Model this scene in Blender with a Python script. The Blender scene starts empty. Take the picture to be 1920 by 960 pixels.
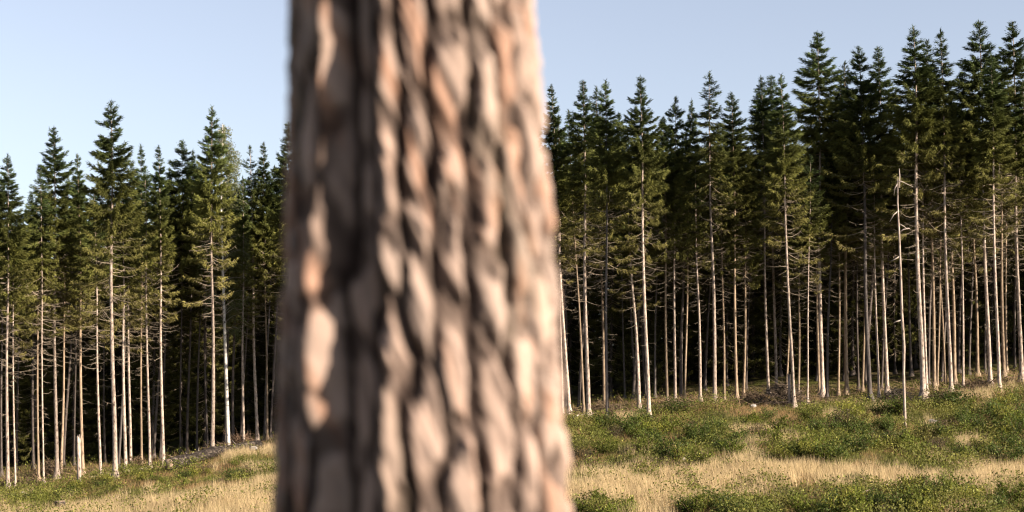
import bpy, math, random
import numpy as np
from mathutils import Vector, Matrix, Euler

# ------------------------------------------------------------------ camera, world, sun
S = bpy.context.scene
C = S.collection
FPX = 3000.0            # focal length in photo pixels (1920 wide)
HOR = 700.0             # photo row of the horizon
cam_d = bpy.data.cameras.new('camera')
cam_d.sensor_width = 36.0
cam_d.lens = 36.0 * FPX / 1920.0
cam_d.shift_y = (HOR - 480.0) / 1920.0
cam_d.clip_end = 3000
cam_d.dof.use_dof = True
cam_d.dof.focus_distance = 97.0
cam_d.dof.aperture_fstop = 2.2
cam = bpy.data.objects.new('camera', cam_d)
C.objects.link(cam)
cam.location = (0, 0, 0)
cam.rotation_euler = (math.radians(90), 0, 0)
S.camera = cam

SUN_A, SUN_EL = math.radians(26), math.radians(23)
sun_dir = Vector((math.cos(SUN_A) * math.cos(SUN_EL), -math.sin(SUN_A) * math.cos(SUN_EL), math.sin(SUN_EL)))
w = bpy.data.worlds.new('World'); S.world = w; w.use_nodes = True
nt = w.node_tree
bg = nt.nodes['Background']
sky = nt.nodes.new('ShaderNodeTexSky')
sky.sky_type = 'NISHITA'; sky.sun_disc = False
sky.sun_elevation = SUN_EL
sky.sun_rotation = math.atan2(sun_dir.x, sun_dir.y)
sky.altitude = 200; sky.air_density = 1.0; sky.dust_density = 1.0; sky.ozone_density = 3.0
hs = nt.nodes.new('ShaderNodeHueSaturation'); hs.inputs['Saturation'].default_value = 0.56; hs.inputs['Hue'].default_value = 0.51
nt.links.new(sky.outputs[0], hs.inputs['Color']); nt.links.new(hs.outputs[0], bg.inputs[0])
bg.inputs[1].default_value = 0.056
sl = bpy.data.lights.new('sun', 'SUN'); sl.energy = 5.0; sl.angle = math.radians(0.5); sl.color = (1.0, 0.86, 0.70)
so = bpy.data.objects.new('sun', sl); C.objects.link(so)
so.rotation_euler = sun_dir.to_track_quat('Z', 'Y').to_euler()
S.view_settings.view_transform = 'Standard'
S.view_settings.look = 'None'
S.view_settings.gamma = 1.0
S.view_settings.exposure = 1.76
S.cycles.max_bounces = 5
S.cycles.diffuse_bounces = 2
S.cycles.transmission_bounces = 2
S.cycles.use_denoising = True
S.cycles.filter_width = 1.2

# ------------------------------------------------------------------ helpers
def mesh_np(name, V, F, mat, col=None, smooth=False):
    """V (n,3), F (m,k) with constant k; col (n,3) optional point colours."""
    me = bpy.data.meshes.new(name)
    V = np.asarray(V, np.float32); F = np.asarray(F, np.int32)
    k = F.shape[1]
    me.vertices.add(len(V)); me.vertices.foreach_set('co', V.ravel())
    me.loops.add(F.size); me.loops.foreach_set('vertex_index', F.ravel())
    me.polygons.add(len(F))
    me.polygons.foreach_set('loop_start', np.arange(0, F.size, k, dtype=np.int32))
    me.polygons.foreach_set('loop_total', np.full(len(F), k, np.int32))
    if smooth: me.polygons.foreach_set('use_smooth', np.ones(len(F), bool))
    if col is not None:
        a = me.attributes.new('tint', 'FLOAT_COLOR', 'POINT')
        c4 = np.ones((len(V), 4), np.float32); c4[:, :3] = col
        a.data.foreach_set('color', c4.ravel())
    me.update(calc_edges=True)
    me.validate()
    me.materials.append(mat)
    return me

def link(name, data, parent=None, loc=None):
    o = bpy.data.objects.new(name, data); C.objects.link(o)
    if parent is not None: o.parent = parent
    if loc is not None: o.location = loc
    return o

def tag(o, label=None, cat=None, group=None, kind=None):
    if label: o['label'] = label
    if cat: o['category'] = cat
    if group: o['group'] = group
    if kind: o['kind'] = kind
    return o

class Bag:
    """collects triangles / tubes into one mesh"""
    def __init__(s): s.v = []; s.f = []; s.c = []; s.n = 0
    def add(s, V, F, c):
        V = np.asarray(V, float); s.v.append(V); s.f.append(np.asarray(F) + s.n); s.n += len(V)
        c = np.asarray(c, float)
        s.c.append(np.broadcast_to(c, (len(V), 3)) if c.ndim == 1 else c)
    def tube(s, P, R, c, sides=3, closed=True):
        P = np.asarray(P, float); R = np.broadcast_to(np.asarray(R, float), (len(P),))
        T = np.gradient(P, axis=0); T /= np.linalg.norm(T, axis=1)[:, None] + 1e-9
        up = np.array([0.13, 0.31, 0.94]); 
        if abs(T[0] @ up) > 0.9: up = np.array([0.97, 0.2, 0.1])
        A = np.cross(T, up); A /= np.linalg.norm(A, axis=1)[:, None] + 1e-9
        B = np.cross(T, A)
        ang = np.arange(sides) * 2 * math.pi / sides
        V = P[:, None] + R[:, None, None] * (A[:, None] * np.cos(ang)[None, :, None] + B[:, None] * np.sin(ang)[None, :, None])
        V = V.reshape(-1, 3); F = []
        for i in range(len(P) - 1):
            for j in range(sides):
                a = i * sides + j; b = i * sides + (j + 1) % sides
                F += [(a, b, b + sides), (a, b + sides, a + sides)]
        if closed:
            n0 = len(V); V = np.vstack([V, P[:1], P[-1:]])
            for j in range(sides):
                k = (j + 1) % sides; e = (len(P) - 1) * sides
                F += [(n0, k, j), (n0 + 1, e + j, e + k)]
        s.add(V, F, c)
    def tris(s, P, D, L, W, N, c):
        """leaf-like triangles: root P, direction D, length L, width W, side hint N; c (n,3)"""
        n = len(P)
        sd = np.cross(D, N); sd /= np.linalg.norm(sd, axis=1)[:, None] + 1e-9
        a = P - sd * (W / 2)[:, None]; b = P + sd * (W / 2)[:, None]; t = P + D * L[:, None]
        V = np.stack([a, b, t], 1).reshape(-1, 3)
        s.add(V, np.arange(3 * n).reshape(-1, 3), np.repeat(c, 3, 0))
    def diamonds(s, P, D, L, W, N, c):
        n = len(P)
        sd = np.cross(D, N); sd /= np.linalg.norm(sd, axis=1)[:, None] + 1e-9
        m = P + D * (L * 0.45)[:, None]
        V = np.stack([P, m - sd * (W / 2)[:, None], P + D * L[:, None], m + sd * (W / 2)[:, None]], 1).reshape(-1, 3)
        i = np.arange(n)[:, None] * 4
        F = np.vstack([i + np.array([0, 1, 2]), i + np.array([0, 2, 3])])
        s.add(V, F, np.repeat(c, 4, 0))
    def mesh(s, name, mat, smooth=False):
        return mesh_np(name, np.vstack(s.v), np.vstack(s.f), mat, np.vstack(s.c), smooth)

def unit(v): return v / (np.linalg.norm(v, axis=-1, keepdims=True) + 1e-9)

# ------------------------------------------------------------------ materials
def new_mat(name):
    m = bpy.data.materials.new(name); m.use_nodes = True
    return m, m.node_tree, m.node_tree.nodes['Principled BSDF']

def leaf_mat(name, trans=0.25, rnd=0.25, rough=0.6, spec=0.25, gain=0.72):
    m, t, p = new_mat(name)
    at = t.nodes.new('ShaderNodeAttribute'); at.attribute_name = 'tint'
    oi = t.nodes.new('ShaderNodeObjectInfo')
    mr = t.nodes.new('ShaderNodeMapRange'); mr.inputs[3].default_value = gain * (1 - rnd); mr.inputs[4].default_value = gain * (1 + rnd)
    t.links.new(oi.outputs['Random'], mr.inputs[0])
    vm = t.nodes.new('ShaderNodeVectorMath'); vm.operation = 'SCALE'
    t.links.new(at.outputs['Color'], vm.inputs[0]); t.links.new(mr.outputs[0], vm.inputs['Scale'])
    t.links.new(vm.outputs[0], p.inputs['Base Color'])
    p.inputs['Roughness'].default_value = rough; p.inputs['Specular IOR Level'].default_value = spec
    if trans > 0:
        tr = t.nodes.new('ShaderNodeBsdfTranslucent'); mx = t.nodes.new('ShaderNodeMixShader')
        t.links.new(vm.outputs[0], tr.inputs[0]); mx.inputs[0].default_value = trans
        t.links.new(p.outputs[0], mx.inputs[1]); t.links.new(tr.outputs[0], mx.inputs[2])
        t.links.new(mx.outputs[0], t.nodes['Material Output'].inputs[0])
    return m

def ramp(t, stops):
    r = t.nodes.new('ShaderNodeValToRGB')
    while len(r.color_ramp.elements) < len(stops): r.color_ramp.elements.new(0.5)
    for e, (p, c) in zip(r.color_ramp.elements, stops): e.position = p; e.color = (*c, 1)
    return r

def trunk_mat(name, stops, zscale=60, rscale=1.2, rnd=0.32, bump=0.4):
    m, t, p = new_mat(name)
    tc = t.nodes.new('ShaderNodeTexCoord'); mp = t.nodes.new('ShaderNodeMapping')
    mp.inputs['Scale'].default_value = (rscale, rscale, zscale)
    oi = t.nodes.new('ShaderNodeObjectInfo')
    cx = t.nodes.new('ShaderNodeCombineXYZ')
    ml = t.nodes.new('ShaderNodeMath'); ml.operation = 'MULTIPLY'; ml.inputs[1].default_value = 57
    t.links.new(oi.outputs['Random'], ml.inputs[0]); t.links.new(ml.outputs[0], cx.inputs[2])
    t.links.new(cx.outputs[0], mp.inputs['Location'])
    t.links.new(tc.outputs['Object'], mp.inputs[0])
    n = t.nodes.new('ShaderNodeTexNoise'); n.inputs['Scale'].default_value = 1.0; n.inputs['Detail'].default_value = 5; n.inputs['Roughness'].default_value = 0.65
    t.links.new(mp.outputs[0], n.inputs[0])
    r = ramp(t, stops); t.links.new(n.outputs[0], r.inputs[0])
    mr = t.nodes.new('ShaderNodeMapRange'); mr.inputs[3].default_value = 1 - rnd; mr.inputs[4].default_value = 1 + rnd
    t.links.new(oi.outputs['Random'], mr.inputs[0])
    vm = t.nodes.new('ShaderNodeVectorMath'); vm.operation = 'SCALE'
    t.links.new(r.outputs[0], vm.inputs[0]); t.links.new(mr.outputs[0], vm.inputs['Scale'])
    t.links.new(vm.outputs[0], p.inputs['Base Color'])
    p.inputs['Roughness'].default_value = 0.9; p.inputs['Specular IOR Level'].default_value = 0.15
    b = t.nodes.new('ShaderNodeBump'); b.inputs['Strength'].default_value = bump; b.inputs['Distance'].default_value = 0.05
    t.links.new(n.outputs[0], b.inputs['Height']); t.links.new(b.outputs[0], p.inputs['Normal'])
    return m

M_needles = leaf_mat('spruce_needles', 0.18, 0.28, 0.7, 0.1)
M_birch_leaf = leaf_mat('birch_leaves', 0.35, 0.05)
M_leaf = leaf_mat('shrub_leaves', 0.38, 0.2, 0.6, 0.15)
M_grass = leaf_mat('grass_blades', 0.35, 0.0, 0.8, 0.1)
M_twig = leaf_mat('dead_twigs', 0.0, 0.2, 0.85, 0.1)
M_bark = trunk_mat('spruce_bark', [(0.32, (0.05, 0.035, 0.027)), (0.41, (0.19, 0.145, 0.117)), (0.55, (0.32, 0.258, 0.212)), (0.75, (0.41, 0.34, 0.29))], 90)
M_bark2 = trunk_mat('spruce_bark_brown', [(0.30, (0.06, 0.04, 0.028)), (0.42, (0.18, 0.13, 0.09)), (0.6, (0.26, 0.195, 0.135)), (0.75, (0.33, 0.25, 0.185))])
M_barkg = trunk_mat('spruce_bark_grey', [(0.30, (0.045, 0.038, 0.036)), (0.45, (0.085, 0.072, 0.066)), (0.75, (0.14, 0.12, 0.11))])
M_bark_shade = trunk_mat('spruce_bark_painted_shade', [(0.30, (0.03, 0.022, 0.018)), (0.45, (0.065, 0.052, 0.045)), (0.75, (0.11, 0.09, 0.08))])  # spruce bark with the forest's inner shade painted into its colour
M_birch = trunk_mat('birch_bark', [(0.36, (0.03, 0.028, 0.025)), (0.41, (0.4, 0.37, 0.34)), (0.55, (0.6, 0.57, 0.52)), (0.75, (0.66, 0.63, 0.59))], 110, 1.0, 0.0)
M_snag = trunk_mat('weathered_wood', [(0.30, (0.16, 0.12, 0.09)), (0.42, (0.42, 0.34, 0.28)), (0.6, (0.58, 0.49, 0.42)), (0.75, (0.66, 0.58, 0.52))], 14, 3.0)

# ------------------------------------------------------------------ terrain function (metres; camera eye at z=0)
EPX = np.array([-1600, -500, 0, 215, 300, 400, 500, 780, 1065, 1215, 1340, 1545, 1730, 1850, 1920, 2400, 3600], float)
EPY = np.array([960, 930, 908, 893, 878, 859, 840, 808, 782, 774, 759, 750, 745, 729, 718, 690, 670], float)
_px = np.linspace(-1600, 3600, 521)
_py = np.interp(_px, EPX, EPY)
_k = np.exp(-0.5 * (np.arange(-12, 13) / 5.0) ** 2); _k /= _k.sum()
_py = np.convolve(np.pad(_py, 12, mode='edge'), _k, 'valid')
_Ye = 95 + 5 * np.clip(_px / 1920, -0.5, 1.5)
_Xe = (_px - 960) / FPX * _Ye
_Ze = -(_py - HOR) / FPX * _Ye

def lowfreq(X, Y):
    return (0.16 * np.sin(X * 0.31 + 1.3) * np.sin(Y * 0.23 + 0.4) + 0.09 * np.sin(X * 0.83 + Y * 0.37) +
            0.05 * np.sin(X * 1.9 - Y * 1.3 + 2.0) + 0.03 * np.sin(X * 3.7 + Y * 2.9))
def ground(X, Y):
    X = np.asarray(X, float); Y = np.asarray(Y, float)
    ye = np.interp(X, _Xe, _Ye); ze = np.interp(X, _Xe, _Ze)
    c = np.interp(X, [-60, -31, 0, 31, 60], [0.018, 0.022, 0.055, 0.09, 0.095])
    d = Y - ye
    f = np.where(d < 0, c * d, np.where(d < 18, c * d * 0.9, c * 16.2 + (d - 18) * 0.01))
    field = ze + np.maximum(f, -9)
    amp = np.clip((Y - 45) / 15, 0, 1)
    field = field + lowfreq(X, Y) * amp
    hill = -1.6 - 0.13 * np.maximum(Y, -40) + 0.01 * X
    t = np.clip((Y - 18) / 30, 0, 1); t = t * t * (3 - 2 * t)
    z = hill * (1 - t) + np.minimum(field, -0.5 + 0 * field + 30) * t
    return z
def gz(x, y): return float(ground(x, y))
def proj(X, Y, Z): return 960 + X / Y * FPX, HOR - Z / Y * FPX
def at(px, py, y0=48.0, y1=150.0):
    """ground point seen at photo pixel (px, py)"""
    Y = np.arange(y0, y1, 0.1); X = (px - 960) / FPX * Y
    ry = HOR - ground(X, Y) / Y * FPX
    i = np.where(ry <= py)[0]
    i = i[0] if len(i) else len(Y) - 1
    return float(X[i]), float(Y[i])

# value noise in numpy for colour / placement
_rs = np.random.RandomState(5); _tab = _rs.rand(256, 256)
def vnoise(x, y):
    xi = np.floor(x).astype(int); yi = np.floor(y).astype(int); fx = x - xi; fy = y - yi
    fx = fx * fx * (3 - 2 * fx); fy = fy * fy * (3 - 2 * fy)
    g = lambda a, b: _tab[a % 256, b % 256]
    return (g(xi, yi) * (1 - fx) + g(xi + 1, yi) * fx) * (1 - fy) + (g(xi, yi + 1) * (1 - fx) + g(xi + 1, yi + 1) * fx) * fy
def fbm(x, y, o=4):
    s = 0; a = 0.5; n = 0
    for i in range(o): s = s + a * vnoise(x * 2 ** i + 17 * i, y * 2 ** i + 31 * i); n += a; a *= 0.5
    return s / n

# tan grass belt: centre rows / half heights (in the ground's own coordinates, read off at these bearings)
TAN = np.array([[-300, 975, 12], [40, 972, 12], [130, 966, 18], [300, 963, 22], [450, 955, 26], [520, 948, 32], [760, 905, 30], [1075, 922, 30], [1200, 918, 34], [1350, 905, 32],
                [1450, 893, 26], [1550, 893, 22], [1640, 897, 16], [1720, 905, 14], [1840, 898, 20], [1930, 890, 22], [2200, 885, 20]], float)
def zones(X, Y):
    """returns tan-ness, litter-ness (0..1) of the ground at X, Y"""
    Yc = np.maximum(Y, 5)
    px, py = proj(X, Yc, ground(X, Y))
    px = px + (fbm(X * 0.35, Y * 0.3) - 0.5) * 160
    pyw = py + (fbm(X * 0.5 + 9, Y * 0.25 + 3) - 0.5) * 34
    c = np.interp(px, TAN[:, 0], TAN[:, 1]); h = np.interp(px, TAN[:, 0], TAN[:, 2])
    tan = np.clip(1.25 - np.abs(pyw - c) / (h * 1.0), 0, 1)
    spots = np.clip((fbm(X * 0.45 + 40, Y * 0.25 + 11) - 0.63) * 8, 0, 1)
    tan = tan * np.clip((fbm(X * 0.7 + 80, Y * 0.3 + 31) - 0.28) * 5, 0.15, 1)
    tan = np.maximum(tan, spots * 0.8)
    ye = np.interp(X, _Xe, _Ye)
    push = 4.5 * np.exp(-((px - 1600) / 75) ** 2) + 2.5 * np.exp(-((px - 1130) / 80) ** 2) + 1.5 * np.exp(-((px - 60) / 120) ** 2)
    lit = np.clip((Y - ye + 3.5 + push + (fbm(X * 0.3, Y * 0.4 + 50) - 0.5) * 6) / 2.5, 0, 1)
    tan = tan * (1 - lit) * (Y > 40)
    return tan, lit

# ------------------------------------------------------------------ ground sheet
def build_ground():
    xs = np.unique(np.concatenate([np.linspace(-700, -70, 30), np.linspace(-70, 70, 420), np.linspace(70, 700, 30)]))
    ys = np.unique(np.concatenate([np.linspace(-300, 40, 70), np.linspace(40, 135, 330), np.linspace(135, 900, 50)]))
    X, Y = np.meshgrid(xs, ys)
    Z = ground(X, Y) + (fbm(X * 1.3, Y * 1.3) - 0.5) * 0.22 * np.clip((Y - 40) / 10, 0, 1)
    tan, lit = zones(X, Y)
    n = fbm(X * 0.9, Y * 0.9)[..., None]; n2 = fbm(X * 0.3 + 7, Y * 0.3)[..., None]
    green = np.array([0.10, 0.105, 0.035]) * (1 - n2) + np.array([0.15, 0.115, 0.055]) * n2
    tanc = np.array([0.42, 0.31, 0.16]) * (0.75 + 0.5 * n)
    moss = np.clip((fbm(X * 0.5 + 60, Y * 0.7 + 60) - 0.45) * 6, 0, 1)[..., None]
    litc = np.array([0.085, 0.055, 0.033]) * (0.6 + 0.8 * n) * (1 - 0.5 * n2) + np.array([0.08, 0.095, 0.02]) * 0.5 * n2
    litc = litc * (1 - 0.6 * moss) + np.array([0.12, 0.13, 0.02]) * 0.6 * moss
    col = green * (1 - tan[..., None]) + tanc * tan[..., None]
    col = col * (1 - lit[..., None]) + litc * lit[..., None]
    V = np.stack([X, Y, Z], -1).reshape(-1, 3); nx = len(xs); ny = len(ys)
    i, j = np.meshgrid(np.arange(nx - 1), np.arange(ny - 1)); a = (j * nx + i).ravel()
    F = np.stack([a, a + 1, a + 1 + nx, a + nx], 1)
    m, t, p = new_mat('forest_ground')
    at_ = t.nodes.new('ShaderNodeAttribute'); at_.attribute_name = 'tint'
    tc = t.nodes.new('ShaderNodeTexCoord'); nz = t.nodes.new('ShaderNodeTexNoise'); nz.inputs['Scale'].default_value = 3.5; nz.inputs['Detail'].default_value = 8; nz.inputs['Roughness'].default_value = 0.7
    t.links.new(tc.outputs['Object'], nz.inputs[0])
    mr = t.nodes.new('ShaderNodeMapRange'); mr.inputs[1].default_value = 0.3; mr.inputs[2].default_value = 0.7; mr.inputs[3].default_value = 0.32; mr.inputs[4].default_value = 1.05
    t.links.new(nz.outputs[0], mr.inputs[0])
    vm = t.nodes.new('ShaderNodeVectorMath'); vm.operation = 'SCALE'
    t.links.new(at_.outputs['Color'], vm.inputs[0]); t.links.new(mr.outputs[0], vm.inputs['Scale'])
    t.links.new(vm.outputs[0], p.inputs['Base Color']); p.inputs['Roughness'].default_value = 1.0; p.inputs['Specular IOR Level'].default_value = 0.1
    b = t.nodes.new('ShaderNodeBump'); b.inputs['Strength'].default_value = 0.8; b.inputs['Distance'].default_value = 0.12
    t.links.new(nz.outputs[0], b.inputs['Height']); t.links.new(b.outputs[0], p.inputs['Normal'])
    o = link('ground', mesh_np('ground', V, F, m, col.reshape(-1, 3), True))
    tag(o, 'clearing floor of soil, moss and needle litter rising towards the spruce forest', kind='structure')
build_ground()

# ------------------------------------------------------------------ the big pine in front of the lens
def build_pine():
    cx, cy = -(960 - 784) / FPX * 3.3, 3.3
    base = gz(cx, cy)
    m2px = FPX / cy
    # radius and centre by photo row
    def prof(z):
        py = HOR - z * m2px
        w = np.interp(py, [-3000, -1000, 0, 500, 960, 1400, 2200, 2700], [330, 400, 455, 510, 570, 640, 800, 1000])
        c = np.interp(py, [-3000, 0, 500, 960, 2700], [740, 773, 789, 793, 800])
        return w / 2 / m2px, (c - 788) / m2px
    zs = np.concatenate([np.arange(base - 0.25, -0.42, 0.02), np.arange(-0.42, 0.95, 0.0038), np.arange(0.95, 3.0, 0.015), np.arange(3.0, 13.0, 0.05)])
    nth = 520
    th = np.linspace(0, 2 * math.pi, nth, endpoint=False)      # th=0 faces the camera (-Y), grows towards +X
    TH, Z = np.meshgrid(th, zs)
    R, CX = prof(Z); R = R * 0.955
    Rm = 0.27
    cellx, cellz = 0.066, 0.20                                # plate size (m)
    ncol = int(round(2 * math.pi * Rm / cellx))
    rs = np.random.RandomState(11); J = rs.rand(ncol, 160, 3)
    U = TH / (2 * math.pi) * ncol
    W = (Z + 3) / cellz
    # warp
    def pn(a, b, s):                                           # periodic noise around the trunk
        return fbm(np.cos(TH) * a + s + 20, np.sin(TH) * a + Z * b + s + 20, 3) - 0.5
    U2 = U + pn(2.0, 1.3, 3) * 0.8 + pn(4.0, 7.0, 53) * 0.45 + pn(16.0, 26.0, 23) * 0.28; W2 = W + pn(3.5, 2.0, 41) * 0.9 + pn(18.0, 30.0, 63) * 0.4
    # long wavering cracks between upright ridges of bark, with weaker cross breaks
    kf = np.round(U2).astype(int); df = np.abs(U2 - kf)                       # nearest crack
    deep = vnoise((kf % ncol) * 7.3 + 11, Z * 7.5 + (kf % ncol) * 3.1)        # a crack fades in and out along its run
    deep = np.clip((deep - 0.02) * 3.0, 0.45, 1)
    wd = 0.18 + 0.16 * vnoise((kf % ncol) * 5.1 + 70, Z * 7 + 9)
    q = np.clip(1 - df / wd, 0, 1); crk = q * q * (3 - 2 * q) * deep
    cc = np.floor(U2).astype(int) % ncol
    ph = J[cc, 0, 0] * 9; W3 = W2 + ph + 0.35 * np.sin(U2 * 5 + ph)
    wi = np.round(W3).astype(int); dw = np.abs(W3 - wi) * cellz / 0.042
    bs = J[cc, wi % 160, 1]
    brk = np.clip(1 - dw, 0, 1) ** 1.2 * np.clip(bs * 1.7 - 0.35, 0, 1) * 0.9
    seg = np.floor(W3).astype(int) % 160
    hid = J[cc, seg, 2] * np.clip(3 * (0.5 - df), 0, 1) + 0.5 * (1 - np.clip(3 * (0.5 - df), 0, 1))
    dome = 1 - 0.25 * (2 * np.abs(U2 - np.floor(U2) - 0.5)) ** 2
    lump = fbm(np.cos(TH) * 9 + 140, np.sin(TH) * 9 + Z * 8 + 140, 3)
    vi = np.floor(U2).astype(int); vj = np.floor(W2).astype(int)
    d1 = np.full(U.shape, 9.0); d2 = d1.copy(); hv = np.zeros(U.shape)
    for du in (-1, 0, 1):
        for dq in (-2, -1, 0, 1, 2):
            a = vi + du; b = vj + dq; jj = J[a % ncol, b % 160]
            x = a + 0.5 + 0.35 * (jj[..., 0] - 0.5) - U2; y = (b + (a % 2) * 0.5 + 0.15 + 0.7 * jj[..., 1] - W2) * 0.75
            d = np.sqrt(x * x + y * y); n1 = d < d1
            d2 = np.where(n1, d1, np.minimum(d2, d)); hv = np.where(n1, jj[..., 2], hv); d1 = np.where(n1, d, d1)
    e = np.clip((d2 - d1 - 0.10 * lump) / 0.34, 0, 1); vor = e * e * (3 - 2 * e)
    hid = 0.5 * hid + 0.5 * hv
    plate = np.clip((1 - 0.97 * crk) * (0.42 + 0.58 * vor) * (0.75 + 0.50 * lump), 0, 1.1)
    fine = fbm(np.cos(TH) * 14 + 60, np.sin(TH) * 14 + Z * 22 + 60, 4) - 0.5
    x_ = np.sin(TH)                                            # -1..1 across the picture
    front = np.cos(TH) > -0.1
    wig = 0.018 * np.sin(Z * 9 + 1) + 0.012 * np.sin(Z * 23) + 0.10 * pn(6.0, 12.0, 83)
    def ridge(c, wd, h): return h * np.exp(-((x_ - c - wig) / wd) ** 2) * front
    disp = (plate * (0.7 + 0.5 * hid) - 0.55) * 0.034 + fine * 0.020
    gate = 0.85 + 0.3 * np.sin(Z * 7 + 0.5)
    groove = np.exp(-(np.abs(x_ + 0.40 - wig * 0.6) / 0.17) ** 4) * front
    disp = disp * (1 - 0.7 * groove) + groove * -0.046
    disp = disp * (1 - 0.4 * np.clip((-0.55 - x_) * 8, 0, 1) * front)
    disp = disp + ridge(-0.64, 0.042, 0.030) * gate + ridge(-0.15, 0.05, 0.016) + ridge(-0.83, 0.05, 0.010)
    disp = disp * np.clip((12.5 - Z) / 6, 0.25, 1)
    RR = R + disp
    V = np.stack([cx + CX + RR * np.sin(TH), cy - RR * np.cos(TH), Z], -1)
    # bark colours: flaky pink plates, grey-brown cracks with deeper shade painted in, patches of green-grey lichen
    p = plate[..., None]; h = hid[..., None]
    patch = np.clip((fbm(np.cos(TH) * 5 + 5, np.sin(TH) * 5 + Z * 6 + 5, 4) - 0.42) * 4, 0, 1)[..., None]
    lich = np.clip((fbm(np.cos(TH) * 4 + 90, np.sin(TH) * 4 + Z * 3 + 90, 4) - 0.60) * 6, 0, 1)[..., None]
    pink = np.array([0.68, 0.52, 0.43]) * (1 - h) + np.array([0.66, 0.56, 0.49]) * h
    orange = np.array([0.58, 0.27, 0.13]); crack = np.array([0.045, 0.03, 0.025])
    grey = np.array([0.27, 0.225, 0.20])
    c = pink * (1 - patch * 0.55) + grey * patch * 0.55
    of = np.clip((fbm(np.cos(TH) * 9 + 33, np.sin(TH) * 9 + Z * 9 + 33, 3) - 0.58) * 8, 0, 1)[..., None]
    c = c * (1 - of * 0.42) + orange * of * 0.42
    k = np.clip(p * 1.15, 0, 1) ** 1.7
    c = crack * (1 - k) + c * k
    c = c * (1 - 0.18 * lich) + np.array([0.28, 0.27, 0.17]) * 0.18 * lich
    c = c * (0.85 + 0.5 * fine[..., None]) * np.array([0.68, 0.62, 0.595]) * (0.8 + 0.4 * fbm(np.cos(TH) * 20 + 200, np.sin(TH) * 20 + Z * 22 + 200, 3)[..., None])
    nz = len(zs)
    i, j = np.meshgrid(np.arange(nth), np.arange(nz - 1))
    a = (j * nth + i).ravel(); b = (j * nth + (i + 1) % nth).ravel()
    F = np.stack([a, b, b + nth, a + nth], 1)
    m = leaf_mat('pine_bark', 0.0, 0.0, 0.85, 0.15)
    root = link('pine_tree', None, loc=(cx, cy, base))
    tag(root, 'thick pine trunk with deeply cracked bark standing out of focus before the forest', 'tree')
    V = V.reshape(-1, 3) - np.array([cx, cy, base])
    link('trunk', mesh_np('pine_trunk', V, F, m, c.reshape(-1, 3), True), root)
    # crown, above the frame
    rs = np.random.RandomState(3); bb = Bag(); lv = Bag()
    for k in range(34):
        z = rs.uniform(7.5, 13.2); a = rs.uniform(0, 6.28); L = rs.uniform(1.2, 2.6) * (1.1 - (z - 7.5) / 12)
        s = np.linspace(0, 1, 6)[:, None]
        P = np.array([0, 0, z - base]) + s * L * np.array([math.cos(a), math.sin(a), 0.25]) + s ** 2 * np.array([0, 0, 0.5])
        bb.tube(P, np.linspace(0.05, 0.015, 6), (0.32, 0.18, 0.10), 5)
        n = 260; q = rs.uniform(0.35, 1, n)
        Q = np.array([0, 0, z - base]) + q[:, None] * L * np.array([math.cos(a), math.sin(a), 0.25]) + (q ** 2)[:, None] * np.array([0, 0, 0.5]) + rs.normal(0, 0.16, (n, 3))
        D = unit(rs.normal(0, 1, (n, 3)) + np.array([0, 0, 0.6]))
        lv.tris(Q, D, rs.uniform(0.1, 0.2, n), rs.uniform(0.02, 0.035, n), unit(rs.normal(0, 1, (n, 3))), np.array([0.06, 0.085, 0.03]) * rs.uniform(0.7, 1.3, (n, 1)))
    link('limbs', bb.mesh('pine_limbs', M_twig), root)
    link('crown', lv.mesh('pine_crown', M_needles), root)
build_pine()

# ------------------------------------------------------------------ spruce building blocks (24 m tall masters)
H0 = 24.0
def gen_trunk(seed, mat):
    rs = np.random.RandomState(seed); n = 26; sides = 10
    t = np.linspace(0, 1, n) ** 1.1
    r = (1 - t) ** 0.8 * 0.93 + 0.07 + 0.45 * np.exp(-t * 45) + 0.9 * np.exp(-t * 160)
    wob = np.stack([1.1 * np.sin(t * 5 + rs.uniform(0, 6)) * t * (1 - t) * 3 + 0.12 * np.sin(t * 17 + rs.uniform(0, 6)) * t, 0.4 * np.sin(t * 4 + rs.uniform(0, 6)) * t * (1 - t) * 3, t * 0], 1)
    ang = np.arange(sides) * 2 * math.pi / sides
    V = np.zeros((n, sides, 3)); V[..., 0] = r[:, None] * np.cos(ang); V[..., 1] = r[:, None] * np.sin(ang); V[..., 2] = t[:, None]
    V *= np.concatenate([1 + rs.normal(0, 0.03, (n, sides, 1))] * 2 + [np.ones((n, sides, 1))], -1)
    V += wob[:, None]
    V = V.reshape(-1, 3)
    i, j = np.meshgrid(np.arange(sides), np.arange(n - 1)); a = (j * sides + i).ravel(); b = (j * sides + (i + 1) % sides).ravel()
    me = mesh_np('spruce_trunk', V, np.stack([a, b, b + sides, a + sides], 1), mat, None, True)
    return me

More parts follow.
